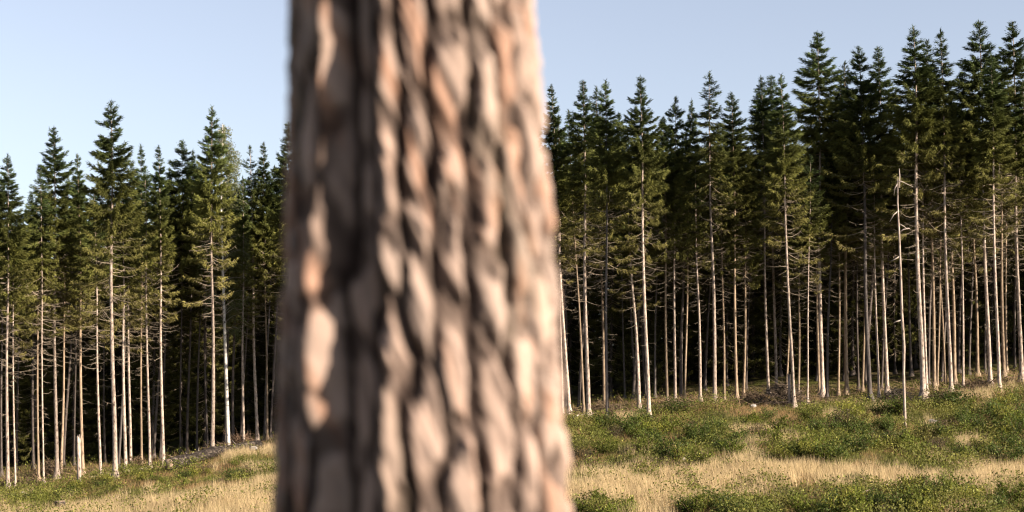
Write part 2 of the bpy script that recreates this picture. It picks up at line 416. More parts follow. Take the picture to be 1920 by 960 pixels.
def gen_crown(seed, z0=9.0, width=1.0, edge=True, dens=1.0, droop=0.0, top_dens=1.0, lowtint=0.6, ragged=0.3, tone=1.0):
    """needle sprays of one spruce. edge: below the green top the side facing the clearing (-Y) is nearly bare."""
    rs = np.random.RandomState(seed); bag = Bag(); wood = Bag()
    z = H0 - 0.25; az = rs.uniform(0, 6.28)
    # leader
    P, D, L, W, Cc = [], [], [], [], []
    nl = 40; zz = rs.uniform(H0 - 0.9, H0, nl)
    P.append(np.stack([rs.normal(0, 0.02, nl), rs.normal(0, 0.02, nl), zz], 1)); D.append(unit(np.stack([rs.normal(0, 0.5, nl), rs.normal(0, 0.5, nl), np.ones(nl)], 1)))
    L.append(rs.uniform(0.12, 0.3, nl)); W.append(rs.uniform(0.035, 0.06, nl)); Cc.append(np.tile([0.05, 0.075, 0.032], (nl, 1)))
    bulge = rs.uniform(0.8, 1.2, 60)
    while z > z0:
        t = (H0 - z) / H0                     # 0 top .. 1 ground
        Lmax = width * np.interp(t, [0, 0.03, 0.1, 0.2, 0.32, 0.45, 0.65, 0.85], [0.05, 0.26, 0.78, 1.25, 1.65, 1.85, 1.85, 1.5])
        Lmax *= bulge[int(z * 2.2) % 60] ** 0.6
        nb = rs.randint(4, 7)
        for b in range(nb):
            az += 2.4 + rs.uniform(-0.3, 0.3)
            zb = min(z + rs.uniform(-0.25, 0.25), H0 - 0.2)
            facing = -math.sin(az)            # 1 = towards the camera side
            low = np.clip((t - 0.30) / 0.15, 0, 1)
            if edge and rs.rand() < low * (0.93 if facing > 0.25 else (0.5 if facing > -0.35 else 0.12)): continue
            if rs.rand() < ragged * 0.5: continue
            Lb = Lmax * rs.uniform(1 - ragged, 1.12 + ragged * 0.4)
            if rs.rand() < 0.06: Lb *= 1.3
            n = int(max(14, Lb * 95 * dens * (1.7 if t < 0.3 else 1.0) * (top_dens if t < 0.35 else 1) * (1 - 0.35 * low)))
            s = rs.uniform(0.06, 1, n) ** 0.8
            if low > 0.5: s = rs.uniform(0.35, 1, n)
            slope = np.interp(t, [0, 0.04, 0.12, 0.25, 0.5, 1], [0.6, 0.25, -0.12, -0.3 - droop, -0.45 - droop, -0.55 - droop]) + rs.uniform(-0.22, 0.18)
            up = np.interp(t, [0, 0.1, 0.2, 0.6], [0.1, 0.3, 0.42, 0.45])
            ca, sa = math.cos(az), math.sin(az)
            zo = Lb * (slope * s + up * s ** 2.5)
            p = np.stack([ca * Lb * s, sa * Lb * s, zb + zo], 1)
            side = rs.choice([-1, 1], n); dz = slope + 2.5 * up * s ** 1.5
            f = rs.uniform(0.5, 1.1, n); lat = side * rs.uniform(0.3, 1.0, n) * (1.05 - s * 0.7)
            hang = np.interp(t, [0, 0.12, 0.35, 0.7], [-0.3, 0.35, 0.9, 1.2]) * rs.uniform(-0.3, 1.7, n)
            d = np.stack([ca * f - sa * lat, sa * f + ca * lat, dz * 0.6 - hang], 1)
            P.append(p + rs.normal(0, 0.06, (n, 3))); D.append(unit(d))
            ll = rs.uniform(0.16, 0.40, n) * (1.12 - 0.35 * s) * np.interp(t, [0, 0.05, 0.12], [0.45, 0.7, 1])
            L.append(ll); W.append(rs.uniform(0.032, 0.072, n) * (1 if t > 0.1 else 0.8))
            g = rs.uniform(0.75, 1.25) * rs.uniform(0.8, 1.2, n)[:, None]
            hi = np.array([0.050, 0.072, 0.022]); mid = np.array([0.125, 0.125, 0.030]); lo = np.array([0.21, 0.165, 0.062])
            q = np.clip((t - 0.10) / 0.20, 0, 1); q2 = np.clip((t - 0.30) / 0.25, 0, 1) * lowtint
            base = (hi * (1 - q) + mid * q) * (1 - q2) + lo * q2
            tipc = np.where((s > 0.75)[:, None], 1.25, 1.0)
            Cc.append(base * g * tipc * tone)  # tone below one paints inner-forest shade into the needle colour
            if Lb > 0.4 and rs.rand() < 0.8:
                ss = np.linspace(0, 0.95, 5)
                wood.tube(np.stack([ca * Lb * ss, sa * Lb * ss, zb + Lb * (slope * ss + up * ss ** 2.5)], 1), np.linspace(0.028, 0.009, 5), (0.17, 0.13, 0.09) if t < 0.3 else (0.34, 0.27, 0.19), 3, False)
        z -= rs.uniform(0.17, 0.32) * (1 + 0.5 * np.clip((t - 0.3) / 0.2, 0, 1))
    P, D, L, W, Cc = map(np.concatenate, (P, D, L, W, Cc))
    bag.tris(P, D, L, W, unit(rs.normal(0, 1, (len(P), 3)) + np.array([0, 0, 0.8])), Cc)
    bag.v += wood.v; bag.f += [f + bag.n for f in wood.f]; bag.c += wood.c
    return bag.mesh('spruce_crown', M_needles)

def gen_dead(seed, zlo=2.5, zhi=15.5, dens=1.0, long=1.0):
    """bare dead branches: short twigs low on the trunk, long upcurving ones below the green crown."""
    rs = np.random.RandomState(seed); b = Bag(); z = zlo
    while z < zhi:
        t = (z - 2) / 14
        nb = rs.randint(0, 3) if t < 0.5 else rs.randint(2, 5)
        for k in range(nb):
            if rs.rand() > dens: continue
            az = rs.uniform(0, 6.28)
            L = rs.uniform(0.35, 1.0) * np.interp(t, [0, 0.3, 0.6, 1], [0.42, 0.75, 1.7, 1.8]) * long
            sl = rs.uniform(-0.55, -0.05) ; up = rs.uniform(0.1, 0.75) * np.interp(t, [0, .4, 1], [0.3, 0.8, 1.0])
            s = np.linspace(0, 1, 6)
            yaw = rs.uniform(-0.5, 0.5)
            aa = az + yaw * s
            P = np.stack([np.cos(aa) * L * s, np.sin(aa) * L * s, z + rs.uniform(-.1, .1) + L * (sl * s + up * s ** 2.2)], 1)
            c = np.array([0.42, 0.34, 0.255]) * rs.uniform(0.35, 1.05) * (0.7 + 0.4 * min(max(t, 0), 1))
            b.tube(P, np.linspace(0.020, 0.006, 6) * (0.62 + 0.5 * t), c, 3, False)
            m = int(L * 9 * rs.uniform(0.3, 1.4))
            if m > 0:
                q = rs.uniform(0.3, 1, m); Q = np.stack([np.interp(q, s, P[:, i]) for i in range(3)], 1)
                lat = rs.choice([-1, 1], m) * rs.uniform(0.5, 1.2, m); ca, sa = math.cos(az), math.sin(az)
                D = unit(np.stack([ca * 0.7 - sa * lat, sa * 0.7 + ca * lat, rs.uniform(-1.3, 0.3, m)], 1))
                b.tris(Q, D, rs.uniform(0.12, 0.42, m), np.full(m, 0.014), unit(rs.normal(0, 1, (m, 3))), np.tile(c * 0.85, (m, 1)))
        z += rs.uniform(0.22, 0.42)
    return b.mesh('spruce_dead_branches', M_twig)

TR = [gen_trunk(100 + i, M_bark) for i in range(5)]
TRB = [gen_trunk(120 + i, M_bark2) for i in range(3)]
TRG = [gen_trunk(130 + i, M_barkg) for i in range(2)]
TR_SHADE = [gen_trunk(140 + i, M_bark_shade) for i in range(2)]
CROWNS = {
    'full':  [gen_crown(1, 11.3, 1.0), gen_crown(2, 10.8, 1.1, dens=1.1), gen_crown(3, 11.3, 0.95, droop=0.15)],
    'slim':  [gen_crown(4, 11.3, 0.72, dens=1.15), gen_crown(5, 12, 0.78, ragged=0.45), gen_crown(6, 10.5, 0.7, droop=0.2)],
    'wide':  [gen_crown(7, 10, 1.25, dens=1.05), gen_crown(8, 11.8, 1.3, droop=0.1)],
    'thin':  [gen_crown(9, 11.0, 0.9, dens=0.6, ragged=0.55), gen_crown(10, 12.5, 0.85, dens=0.65, droop=0.3, ragged=0.5)],
    'dark':  [gen_crown(11, 12.5, 1.05, edge=False, dens=1.0, lowtint=0.25, tone=0.8), gen_crown(12, 13.0, 0.95, edge=False, dens=1.0, lowtint=0.25, tone=0.8), gen_crown(13, 11.5, 1.15, edge=False, lowtint=0.2, tone=0.8)],  # needles dimmed by tone: shade put into the colour
    'deep':  [gen_crown(14, 1.8, 1.5, edge=False, dens=0.95, lowtint=0.1, tone=0.6), gen_crown(15, 1.0, 1.65, edge=False, dens=0.9, lowtint=0.1, tone=0.6)],  # dimmed further, painting the dark interior into the needles
}
DEAD = [gen_dead(21), gen_dead(22, 3.5, 15.5, 0.8), gen_dead(23, 2, 15), gen_dead(24, 5, 16, 0.7, 1.25)]
DEADS = [gen_dead(25, 3, 12, 0.4, 0.7), gen_dead(26, 2.5, 12, 0.5, 0.75)]

rr = random.Random(4)
def spruce(x, y, H, r, crown, trunk, dead, lean=0.0, lean_y=0.0, yaw=0.0, cw=1.0, name='spruce_tree'):
    root = link(name, None, loc=(x, y, gz(x, y) - 0.05))
    root.rotation_euler = (lean_y, lean, 0)
    t = link('trunk', trunk, root); t.scale = (r, r, H)
    s = H / H0
    if crown is not None:
        c = link('crown', crown, root); c.scale = (s * cw * rr.choice((-1, 1)), s * cw, s); c.rotation_euler.z = yaw
    if dead is not None:
        d = link('dead_branches', dead, root); d.scale = (s, s, s); d.rotation_euler.z = yaw * 3.1 + x; d['kind'] = 'stuff'
    return root

# ------------------------------------------------------------------ the trees one can tell apart
# base px, base py, top px, top py, trunk width px, crown kind (+idx), trunk tone
EDGE = [
 # left of the pine
 (15, 918, 14, 288, 7.5, 'full0', 'p'), (29, 918, 22, 400, 4.5, 'thin0', 'p'), (73, 902, 68, 372, 5, 'dark1', 'b'),
 (82, 908, 76, 318, 4, 'thin1', 'p'), (107, 897, 101, 236, 8.5, 'full1', 'p'), (114, 892, 128, 330, 5.5, 'slim1', 'b'),
 (156, 893, 145, 288, 7, 'slim0', 'b'), (189, 893, 176, 356, 6, 'thin0', 'p'), (216, 902, 208, 187, 10.5, 'wide0', 'p'),
 (236, 888, 228, 330, 7.5, 'slim2', 'p'), (245, 880, 240, 345, 6.5, 'full2', 'p'), (266, 881, 264, 270, 5, 'slim1', 'b'),
 (281, 880, 272, 310, 6, 'thin1', 'p'), (307, 878, 297, 272, 7, 'slim0', 'p'),
 (398, 858, 398, 198, 8.5, 'full0', 'p'), (457, 843, 455, 330, 6, 'slim2', 'p'), (483, 830, 468, 272, 7, 'thin0', 'p'),
 (501, 826, 494, 266, 4.5, 'slim0', 'b'),
 # hidden behind the pine
 (548, 826, 540, 228, 8, 'full2', 'p'), (600, 822, 590, 205, 8, 'full0', 'p'), (660, 818, 655, 240, 7, 'slim1', 'p'), (730, 812, 722, 190, 8, 'full1', 'p'),
 (800, 806, 792, 215, 8, 'slim0', 'p'), (870, 800, 862, 180, 8, 'full2', 'p'), (940, 794, 934, 205, 7, 'slim2', 'p'), (1000, 788, 992, 170, 8, 'full0', 'p'),
 # right of the pine
 (1055, 782, 1047, 215, 5, 'thin0', 'p'), (1068, 780, 1032, 158, 8, 'slim0', 'p'), (1104, 784, 1093, 149, 9, 'full2', 'p'),
 (1095, 778, 1066, 205, 5, 'slim1', 'b'), (1139, 788, 1135, 149, 6.5, 'full0', 'g'), (1133, 770, 1118, 160, 6, 'thin1', 'b'),
 (1199, 768, 1176, 330, 7.5, 'full1', 'p'), (1217, 790, 1200, 142, 8.5, 'wide1', 'p'), (1252, 762, 1243, 218, 6, 'dark0', 'b'),
 (1266, 757, 1266, 180, 6, 'dark2', 'p'), (1283, 750, 1297, 186, 4.5, 'dark1', 'b'), (1313, 752, 1304, 300, 6, 'thin0', 'p'), (1340, 756, 1330, 132, 8, 'thin1', 'p'),
 (1358, 752, 1352, 290, 5, 'dark1', 'b'), (1382, 752, 1372, 172, 6.5, 'dark0', 'b'), (1394, 748, 1402, 290, 5.5, 'dark2', 'b'),
 (1441, 742, 1427, 142, 6, 'dark1', 'p'), (1456, 738, 1446, 140, 6.5, 'full2', 'p'), (1489, 765, 1464, 138, 7, 'full0', 'p'),
 (1474, 740, 1490, 350, 4, 'slim1', 'b'), (1497, 745, 1500, 330, 5, 'dark0', 'b'), (1514, 756, 1520, 290, 4, 'thin0', 'p'),
 (1537, 743, 1524, 200, 5.5, 'slim2', 'b'), (1543, 746, 1532, 58, 8.5, 'full1', 'p'), (1551, 748, 1562, 260, 6, 'dark1', 'g'),
 (1572, 742, 1576, 150, 4.5, 'slim1', 'b'), (1588, 740, 1583, 115, 8, 'dark2', 'b'), (1632, 754, 1610, 85, 9.5, 'wide0', 'g'),
 (1648, 747, 1636, 260, 5, 'thin1', 'p'), (1664, 742, 1646, 86, 8, 'full2', 'p'), (1617, 735, 1628, 240, 5, 'dark0', 'b'),
 (1731, 752, 1713, 48, 11.5, 'full0', 'p'), (1738, 742, 1724, 130, 6, 'slim1', 'p'), (1752, 732, 1738, 74, 7.5, 'slim0', 'b'),
 (1757, 726, 1770, 240, 4.5, 'dark1', 'b'), (1784, 740, 1763, 54, 8, 'slim2', 'p'), (1790, 720, 1778, 175, 7.5, 'full1', 'b'),
 (1773, 722, 1744, 300, 5, 'dark2', 'b'), (1806, 732, 1800, 135, 5, 'dark0', 'p'), (1833, 705, 1822, 260, 7, 'slim2', 'b'),
 (1857, 728, 1836, 38, 8.5, 'wide1', 'p'), (1874, 735, 1858, 100, 7.5, 'slim0', 'p'), (1883, 707, 1872, 190, 7.5, 'full2', 'b'),
 (1888, 700, 1884, 240, 5, 'dark0', 'b'), (1916, 714, 1898, 38, 9, 'full1', 'p'), (1935, 720, 1918, 150, 6, 'slim1', 'p'),
]
BACK = [  # dimmer trunks further in, seen between the others
 (3, 905, 2, 330, 5, 'dark0', 'g'), (32, 893, 36, 395, 5, 'dark1', 'g'), (63, 893, 58, 360, 6, 'dark0', 'b'), (118, 888, 160, 330, 6, 'dark2', 'g'), (139, 888, 143, 370, 4, 'dark1', 'g'),
 (197, 885, 190, 330, 5, 'dark0', 'g'), (222, 880, 250, 300, 5, 'dark2', 'b'), (288, 868, 330, 340, 6, 'dark1', 'g'), (301, 862, 318, 320, 5, 'dark0', 'g'),
 (338, 862, 342, 262, 4, 'dark0', 'g'), (350, 860, 362, 280, 6, 'dark1', 'g'), (369, 858, 380, 300, 5, 'dark2', 'b'), (390, 855, 372, 310, 5, 'dark0', 'g'),
 (423, 845, 428, 320, 6, 'dark1', 'b'), (437, 838, 440, 330, 7, 'dark2', 'g'), (451, 836, 478, 330, 5, 'dark0', 'b'), (496, 826, 515, 310, 5, 'dark1', 'b'), (507, 824, 530, 300, 5, 'dark0', 'b'),
 (1062, 776, 1058, 260, 5, 'dark0', 'b'), (1085, 772, 1110, 230, 6, 'dark1', 'g'), (1172, 768, 1160, 210, 4, 'dark0', 'b'), (1187, 762, 1226, 240, 6, 'dark2', 'g'),
 (1193, 760, 1150, 250, 5, 'dark1', 'b'), (1210, 760, 1190, 260, 5, 'dark0', 'g'), (1228, 762, 1235, 270, 5, 'dark1', 'b'), (1277, 752, 1285, 250, 7, 'dark2', 'g'),
 (1322, 748, 1346, 240, 5, 'dark0', 'g'), (1399, 742, 1412, 300, 5, 'dark1', 'g'), (1532, 738, 1545, 240, 5, 'dark0', 'b'), (1583, 738, 1590, 200, 5, 'dark1', 'b'),
 (1610, 733, 1602, 230, 5, 'dark2', 'g'), (1622, 730, 1655, 230, 8, 'dark0', 'g'), (1653, 738, 1675, 260, 5, 'dark1', 'b'), (1709, 722, 1690, 200, 6, 'dark2', 'g'),
 (1741, 722, 1752, 240, 6, 'dark0', 'g'), (1766, 716, 1790, 250, 6, 'dark1', 'g'), (1797, 708, 1812, 240, 7, 'dark2', 'g'), (1817, 704, 1830, 230, 5, 'dark0', 'g'),
 (1847, 702, 1850, 250, 5, 'dark1', 'g'), (1903, 698, 1905, 250, 5, 'dark2', 'g'),
]
ORD = ['first', 'second', 'third', 'fourth', 'fifth', 'sixth', 'seventh', 'eighth', 'ninth', 'tenth', 'eleventh', 'twelfth', 'thirteenth', 'fourteenth', 'fifteenth',
       'sixteenth', 'seventeenth', 'eighteenth', 'nineteenth', 'twentieth']
def words_for(e):
    wd = 'thick' if e[4] >= 8.5 else ('slim' if e[4] >= 5.5 else 'very thin')
    tone = {'p': 'pale', 'b': 'brown', 'g': 'dark grey'}[e[6]]
    return wd, tone
LAND = [(-1, 'the picture edge on the far left', 0), (148, 'the broken snag', 1), (430, 'the birch', 1), (790, 'the foreground pine', 1), (1489, 'the leaning spruce', 1), (1697, 'the thin dead snag', 1), (2000, '', 0)]
def place_name(bx, rows):
    """ordinal of a trunk from the nearest landmark, among the given base columns"""
    xs = sorted(rows)
    lm = [l for l in LAND if 0 <= l[0] < 1999]
    best = None
    for lx, nm, _ in lm:
        if lx == bx: continue
        k = sum(1 for q in xs if (lx < q <= bx) or (bx <= q < lx))
        if best is None or k < best[0]: best = (k, lx, nm)
    k, lx, nm = best
    return '%s trunk %s of %s' % (ORD[min(k, 20) - 1], 'right' if bx > lx else 'left', nm)

xe = [e[0] for e in EDGE]; xb = [e[0] for e in BACK]
# trunks wholly behind the pine's width are not counted
xev = [x for x in xe if not 512 < x < 1070 or x in (1068,)]
rr = random.Random(4)
def put(e, row):
    bx, by, tx, ty, wpx, kind, tone = e
    x, y = at(bx, by)
    if row == 1: y = max(y, float(np.interp(x, _Xe, _Ye)) + 4 + rr.uniform(0, 9)); x = (bx - 960) / FPX * y
    zb = gz(x, y)
    H = (HOR - ty) / FPX * y - zb
    dx = (tx - 960) / FPX * y - x
    lean = math.atan2(dx, H)
    if abs(lean) > math.radians(3.2): lean = math.copysign(math.radians(3.2), lean)
    c = CROWNS[kind[:-1]][int(kind[-1])]
    r = wpx * y / FPX / 2 * 0.92
    tl = {'p': TR, 'b': TRB, 'g': TRG}[tone] if row == 0 else (TR_SHADE if tone == 'g' or bx % 2 else TRG)  # second-row trunks take darker bark, painting their shade in
    dead = rr.choice(DEAD) if row == 0 else rr.choice(DEADS)
    return spruce(x, y, H / math.cos(lean), r, c, rr.choice(tl), dead, lean, 0, rr.uniform(-0.3, 0.3) if not kind.startswith('dark') else rr.uniform(0, 6), rr.uniform(0.8, 1.22))

for e in EDGE:
    o = put(e, 0); wd, tone = words_for(e)
    if 512 < e[0] < 1060:
        tag(o, 'edge spruce standing hidden behind the big foreground pine trunk', 'tree', 'spruces hidden behind the foreground pine')
    elif e[0] == 1489:
        tag(o, 'leaning pale spruce with its foot beside the short broken stump and brushwood', 'tree', 'spruces along the sunlit forest edge')
    else:
        tag(o, '%s %s edge spruce, %s' % (wd, tone, place_name(e[0], xev)), 'tree', 'spruces along the sunlit forest edge')
used = set()
for e in BACK:
    o = put(e, 1)
    nb = min(xev, key=lambda q: abs(q - e[0]))
    side = 'right behind' if abs(nb - e[0]) < 5 else ('just left of' if e[0] < nb else 'just right of')
    wd, tone = words_for(e); lb = 'shaded spruce %s the %s' % (side, place_name(nb, xev) if nb != 1489 else 'leaning spruce')
    for pre in ('', 'slimmer ' if e[4] < 6 else 'thicker ', 'brownish ' if tone == 'brown' else 'greyish ', 'inner ', 'farther '):
        if pre + lb not in used: break
    used.add(pre + lb)
    tag(o, pre + lb, 'tree', 'shaded spruces in the second rows')
# rows deeper in the wood
rs = np.random.RandomState(77); placed = []
def deep(n, y0, y1, hx, h0, h1, kinds):
    k = 0; tries = 0
    while k < n and tries < 8000:
        tries += 1
        d = rs.uniform(y0, y1); x = rs.uniform(-hx, hx); y = float(np.interp(x, _Xe, _Ye)) + d
        if any((x - a) ** 2 + (y - b) ** 2 < 5.5 for a, b in placed): continue
        placed.append((x, y)); k += 1
        kd = kinds[rs.randint(len(kinds))]; c = CROWNS[kd][rs.randint(len(CROWNS[kd]))]
        H = rs.uniform(h0, h1) - (1.5 if x < -12 else 0)
        tag(spruce(x, y, H, rs.uniform(0.09, 0.14), c, TR_SHADE[rs.randint(2)], DEADS[rs.randint(2)], rs.uniform(-.02, .02), rs.uniform(-.02, .02), rs.uniform(0, 6.3)),
            'shaded spruce deep inside the dark forest behind the edge trees', 'tree', 'spruces deep inside the forest')
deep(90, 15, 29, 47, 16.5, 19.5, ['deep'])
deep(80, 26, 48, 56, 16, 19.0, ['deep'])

# the forest beyond, which nobody could count
def far_forest():
    rs = np.random.RandomState(8); b = Bag(); T = []
    for row in range(6):
        for k in range(56):
            x = -78 + k * 2.9 + (row % 2) * 1.4 + rs.uniform(-.6, .6); T.append((x, float(np.interp(x, _Xe, _Ye)) + 49 + row * 3.5 + rs.uniform(-1, 1), rs.uniform(15.5, 18.5), 900, 2.3))
    for k in range(170):                       # the wood carries on beyond both picture edges
        x = rs.uniform(35, 100); y = float(np.interp(x, _Xe, _Ye)) + rs.uniform(0.5, 46)
        if x > 0.345 * y: T.append((x, y, rs.uniform(18, 23), 700, 2.1))
    for k in range(60):
        x = -rs.uniform(35, 70); y = float(np.interp(x, _Xe, _Ye)) + rs.uniform(0.5, 46)
        if -x > 0.345 * y: T.append((x, y, rs.uniform(17, 21), 500, 2.0))
    for x, y, H, n, R in T:
        g = gz(x, y); u = rs.uniform(0.0 if y > 140 else 0.25, 1, n); a = rs.uniform(0, 6.283, n); q = np.sqrt(rs.uniform(0, 1, n)) * R * np.clip((1 - u) * 2.0, 0.06, 1)
        P = np.stack([x + q * np.cos(a), y + q * np.sin(a), g + u * H], 1)
        D = unit(np.stack([np.cos(a) + rs.normal(0, .6, n), np.sin(a) + rs.normal(0, .6, n), rs.normal(-0.6, 0.5, n)], 1))
        b.tris(P, D, rs.uniform(0.5, 1.0, n), rs.uniform(0.16, 0.34, n), unit(rs.normal(0, 1, (n, 3)) + np.array([0, 0, 1.0])), np.array([0.04, 0.055, 0.022]) * rs.uniform(0.7, 1.3, (n, 1)))
        b.tube(np.array([[x, y, g - 0.1], [x, y, g + H * 0.95]]), [0.13, 0.03], (0.12, 0.10, 0.085), 5)
    o = link('forest', b.mesh('forest', M_needles))
    tag(o, 'dense dark spruce forest closing the view far behind the edge trees', kind='stuff')
far_forest()

# ------------------------------------------------------------------ birch
def build_birch():
    x, y = at(430, 847); zb = gz(x, y)
    root = link('birch_tree', None, loc=(x, y, zb - 0.05))
    tag(root, 'slender white-barked birch with pale airy leaves leaning among the edge spruces', 'tree')
    pts = [(430, 847), (425, 700), (420, 540), (416, 400), (417, 300), (419, 232)]
    P = []
    for px, py in pts: P.append(((px - 960) / FPX * y - x, 0, (HOR - py) / FPX * y - zb))
    P = np.array(P); t = np.linspace(0, 1, 30)
    Q = np.stack([np.interp(t * P[-1, 2], P[:, 2], P[:, i]) for i in range(3)], 1)
    b = Bag(); b.tube(Q - np.array([0, 0.25, 0]), np.interp(t, [0, 0.03, 0.8, 1], [0.18, 0.135, 0.06, 0.02]), (1, 1, 1), 10)
    m = bpy.data.materials.new('x'); bpy.data.materials.remove(m)
    me = b.mesh('birch_trunk', M_birch, True)
    # object-space texture is in metres here: own material scale
    mm = trunk_mat('birch_bark_metres', [(0.36, (0.03, 0.028, 0.025)), (0.42, (0.4, 0.37, 0.34)), (0.55, (0.44, 0.41, 0.37)), (0.75, (0.50, 0.48, 0.44))], 4.5, 5.0, 0.0)
    me.materials.clear(); me.materials.append(mm)
    link('trunk', me, root)
    rs = np.random.RandomState(6); lv = Bag(); tw = Bag(); H = P[-1, 2]
    for k in range(170):
        f = rs.uniform(0.36, 1.0); z = f * H; a = rs.uniform(0, 6.28)
        L = np.interp(f, [0.36, 0.5, 0.7, 0.9, 1], [1.3, 1.9, 1.9, 1.3, 0.4]) * rs.uniform(0.6, 1.15)
        if math.sin(a) < -0.35 and f < 0.82: continue
        c0 = np.array([np.interp(z, Q[:, 2], Q[:, 0]), 0, z]); s = np.linspace(0, 1, 6)[:, None]
        B = c0 + s * L * np.array([math.cos(a) * 0.85, math.sin(a) * 0.85, 0.85]) - s ** 2.5 * np.array([0, 0, L * 0.7])
        tw.tube(B, np.linspace(0.025, 0.006, 6), (0.42, 0.36, 0.30), 3, False)
        n = int(170 * L); q = rs.uniform(0.25, 1.05, n); W = np.stack([np.interp(q, s[:, 0], B[:, i]) for i in range(3)], 1)
        dr = rs.uniform(0, 0.9, n) ** 1.6 * q
        W += rs.normal(0, 0.09, (n, 3)); W[:, 2] -= dr
        lv.diamonds(W, unit(rs.normal(0, 1, (n, 3)) - np.array([0, 0, 0.8])), rs.uniform(0.06, 0.11, n), rs.uniform(0.04, 0.075, n), unit(rs.normal(0, 1, (n, 3))),
                    np.array([0.17, 0.185, 0.07]) * rs.uniform(0.7, 1.35, (n, 1)))
    link('limbs', tw.mesh('birch_limbs', M_twig), root)
    link('crown', lv.mesh('birch_crown', M_birch_leaf), root)
build_birch()

# ------------------------------------------------------------------ snags, stumps, logs
def round_prism(P, R, mat, name, sides=12, jag=0.0, seed=0, endcol=None):
    """bent tapered round timber with splintered far end"""
    rs = np.random.RandomState(seed); P = np.asarray(P, float); n = len(P)
    T = unit(np.gradient(P, axis=0)); up = np.array([0.1, 0.9, 0.2]) if abs(T[0][2]) > 0.8 else np.array([0, 0, 1.0])
    A = unit(np.cross(T, up)); B = np.cross(T, A); ang = np.arange(sides) * 2 * math.pi / sides
    R = np.broadcast_to(R, (n,))
    V = P[:, None] + R[:, None, None] * (A[:, None] * np.cos(ang)[None, :, None] + B[:, None] * np.sin(ang)[None, :, None]) * (1 + rs.normal(0, 0.04, (n, sides, 1)))
    if jag > 0: V[-1] += T[-1] * rs.uniform(-0.2, 1, (sides, 1)) * jag
    V = V.reshape(-1, 3); F = []
    for i in range(n - 1):
        for j in range(sides):
            a = i * sides + j; b = i * sides + (j + 1) % sides
            F += [(a, b, b + sides), (a, b + sides, a + sides)]
    n0 = len(V); V = np.vstack([V, P[:1], P[-1:] - T[-1:] * jag * 0.5])
    for j in range(sides):
        k = (j + 1) % sides; e = (n - 1) * sides
        F += [(n0, k, j), (n0 + 1, e + j, e + k)]
    return mesh_np(name, V, np.array(F), mat, np.ones((len(V), 3)))

def up_line(pxs, y, zb):
    return np.array([((px - 960) / FPX * y, y, (HOR - py) / FPX * y) for px, py in pxs])

M_wood = trunk_mat('bare_wood_metres', [(0.34, (0.07, 0.05, 0.04)), (0.42, (0.24, 0.185, 0.15)), (0.6, (0.36, 0.29, 0.245)), (0.75, (0.44, 0.37, 0.32))], 3.0, 9.0, 0.0)
M_log = trunk_mat('old_log_bark', [(0.36, (0.006, 0.005, 0.004)), (0.46, (0.016, 0.012, 0.010)), (0.56, (0.04, 0.032, 0.026)), (0.66, (0.12, 0.098, 0.08))], 9.0, 4.0, 0.0)
M_cut = trunk_mat('cut_wood', [(0.3, (0.18, 0.12, 0.08)), (0.6, (0.33, 0.25, 0.18)), (0.8, (0.40, 0.32, 0.25))], 6.0, 6.0, 0.0)

def snag_broken():
    x, y = at(148, 916); zb = gz(x, y)
    root = link('broken_snag', None, loc=(x, y, zb - 0.05))
    tag(root, 'short broken-off snag with splintered top standing before the shaded spruce trunks', 'dead tree')
    Lc = lambda pts: up_line(pts, y, zb) - np.array([x, y, zb - 0.05])
    P = Lc([(148, 918), (148.5, 885), (147.5, 850), (147, 822)])
    link('trunk', round_prism(P, [0.14, 0.115, 0.105, 0.10], M_wood, 'snag_trunk', 12, 0.22, 2), root)
    b = Bag(); b.tube(Lc([(147, 846), (150, 830), (153.5, 814)]), [0.05, 0.035, 0.006], (0.45, 0.36, 0.28), 4)
    link('splinter', b.mesh('splinter', M_twig), root)
def snag_thin():
    x, y = at(1697, 804); zb = gz(x, y)
    root = link('dead_snag', None, loc=(x, y, zb - 0.05))
    tag(root, 'tall thin barkless dead tree standing in the clearing before the forest edge', 'dead tree')
    Lc = lambda pts: up_line(pts, y, zb) - np.array([x, y, zb - 0.05])
    pts = [(1697, 807), (1696, 760), (1694, 700), (1695, 650), (1691, 590), (1689, 520), (1686, 440), (1683, 380), (1683, 338)]
    P = Lc(pts)
    link('trunk', round_prism(P, np.array([3.3, 2.7, 2.6, 2.6, 2.4, 2.1, 1.8, 1.5, 1.1]) / FPX * y, M_wood, 'snag_trunk', 10, 0.3, 5), root)
    b = Bag(); c = (0.5, 0.42, 0.35)
    for q in ([(1683, 340), (1692, 341), (1702, 346), (1712, 350)], [(1683, 345), (1678, 352), (1676, 366)], [(1685, 395), (1676, 402), (1668, 416)], [(1688, 480), (1678, 486), (1670, 490)],
              [(1686, 352), (1687, 330), (1686, 316)], [(1687, 436), (1694, 430), (1706, 428)], [(1690, 600), (1680, 603), (1676, 606)], [(1686, 420), (1694, 424), (1702, 430)]):
        b = Bag(); b.tube(Lc(q), np.linspace(0.045, 0.012, len(q)), c, 4); link('branch', b.mesh('snag_branch', M_twig), root)
def stump_tall():
    x, y = at(1480, 764); zb = gz(x, y)
    root = link('broken_stump', None, loc=(x, y, zb - 0.05))
    tag(root, 'short jagged broken stump at the foot of the leaning spruce', 'stump')
    P = up_line([(1480, 766), (1480, 735), (1479, 703)], y, zb) - np.array([x, y, zb - 0.05])
    link('trunk', round_prism(P, [0.13, 0.10, 0.095], M_wood, 'stump_trunk', 10, 0.15, 3), root)
    b = Bag(); b.tube(up_line([(1481, 740), (1485, 745), (1487, 750)], y, zb) - np.array([x, y, zb - 0.05]), [0.03, 0.02, 0.008], (0.4, 0.32, 0.25), 4)
    link('dead_branches', b.mesh('stump_branch', M_twig), root)
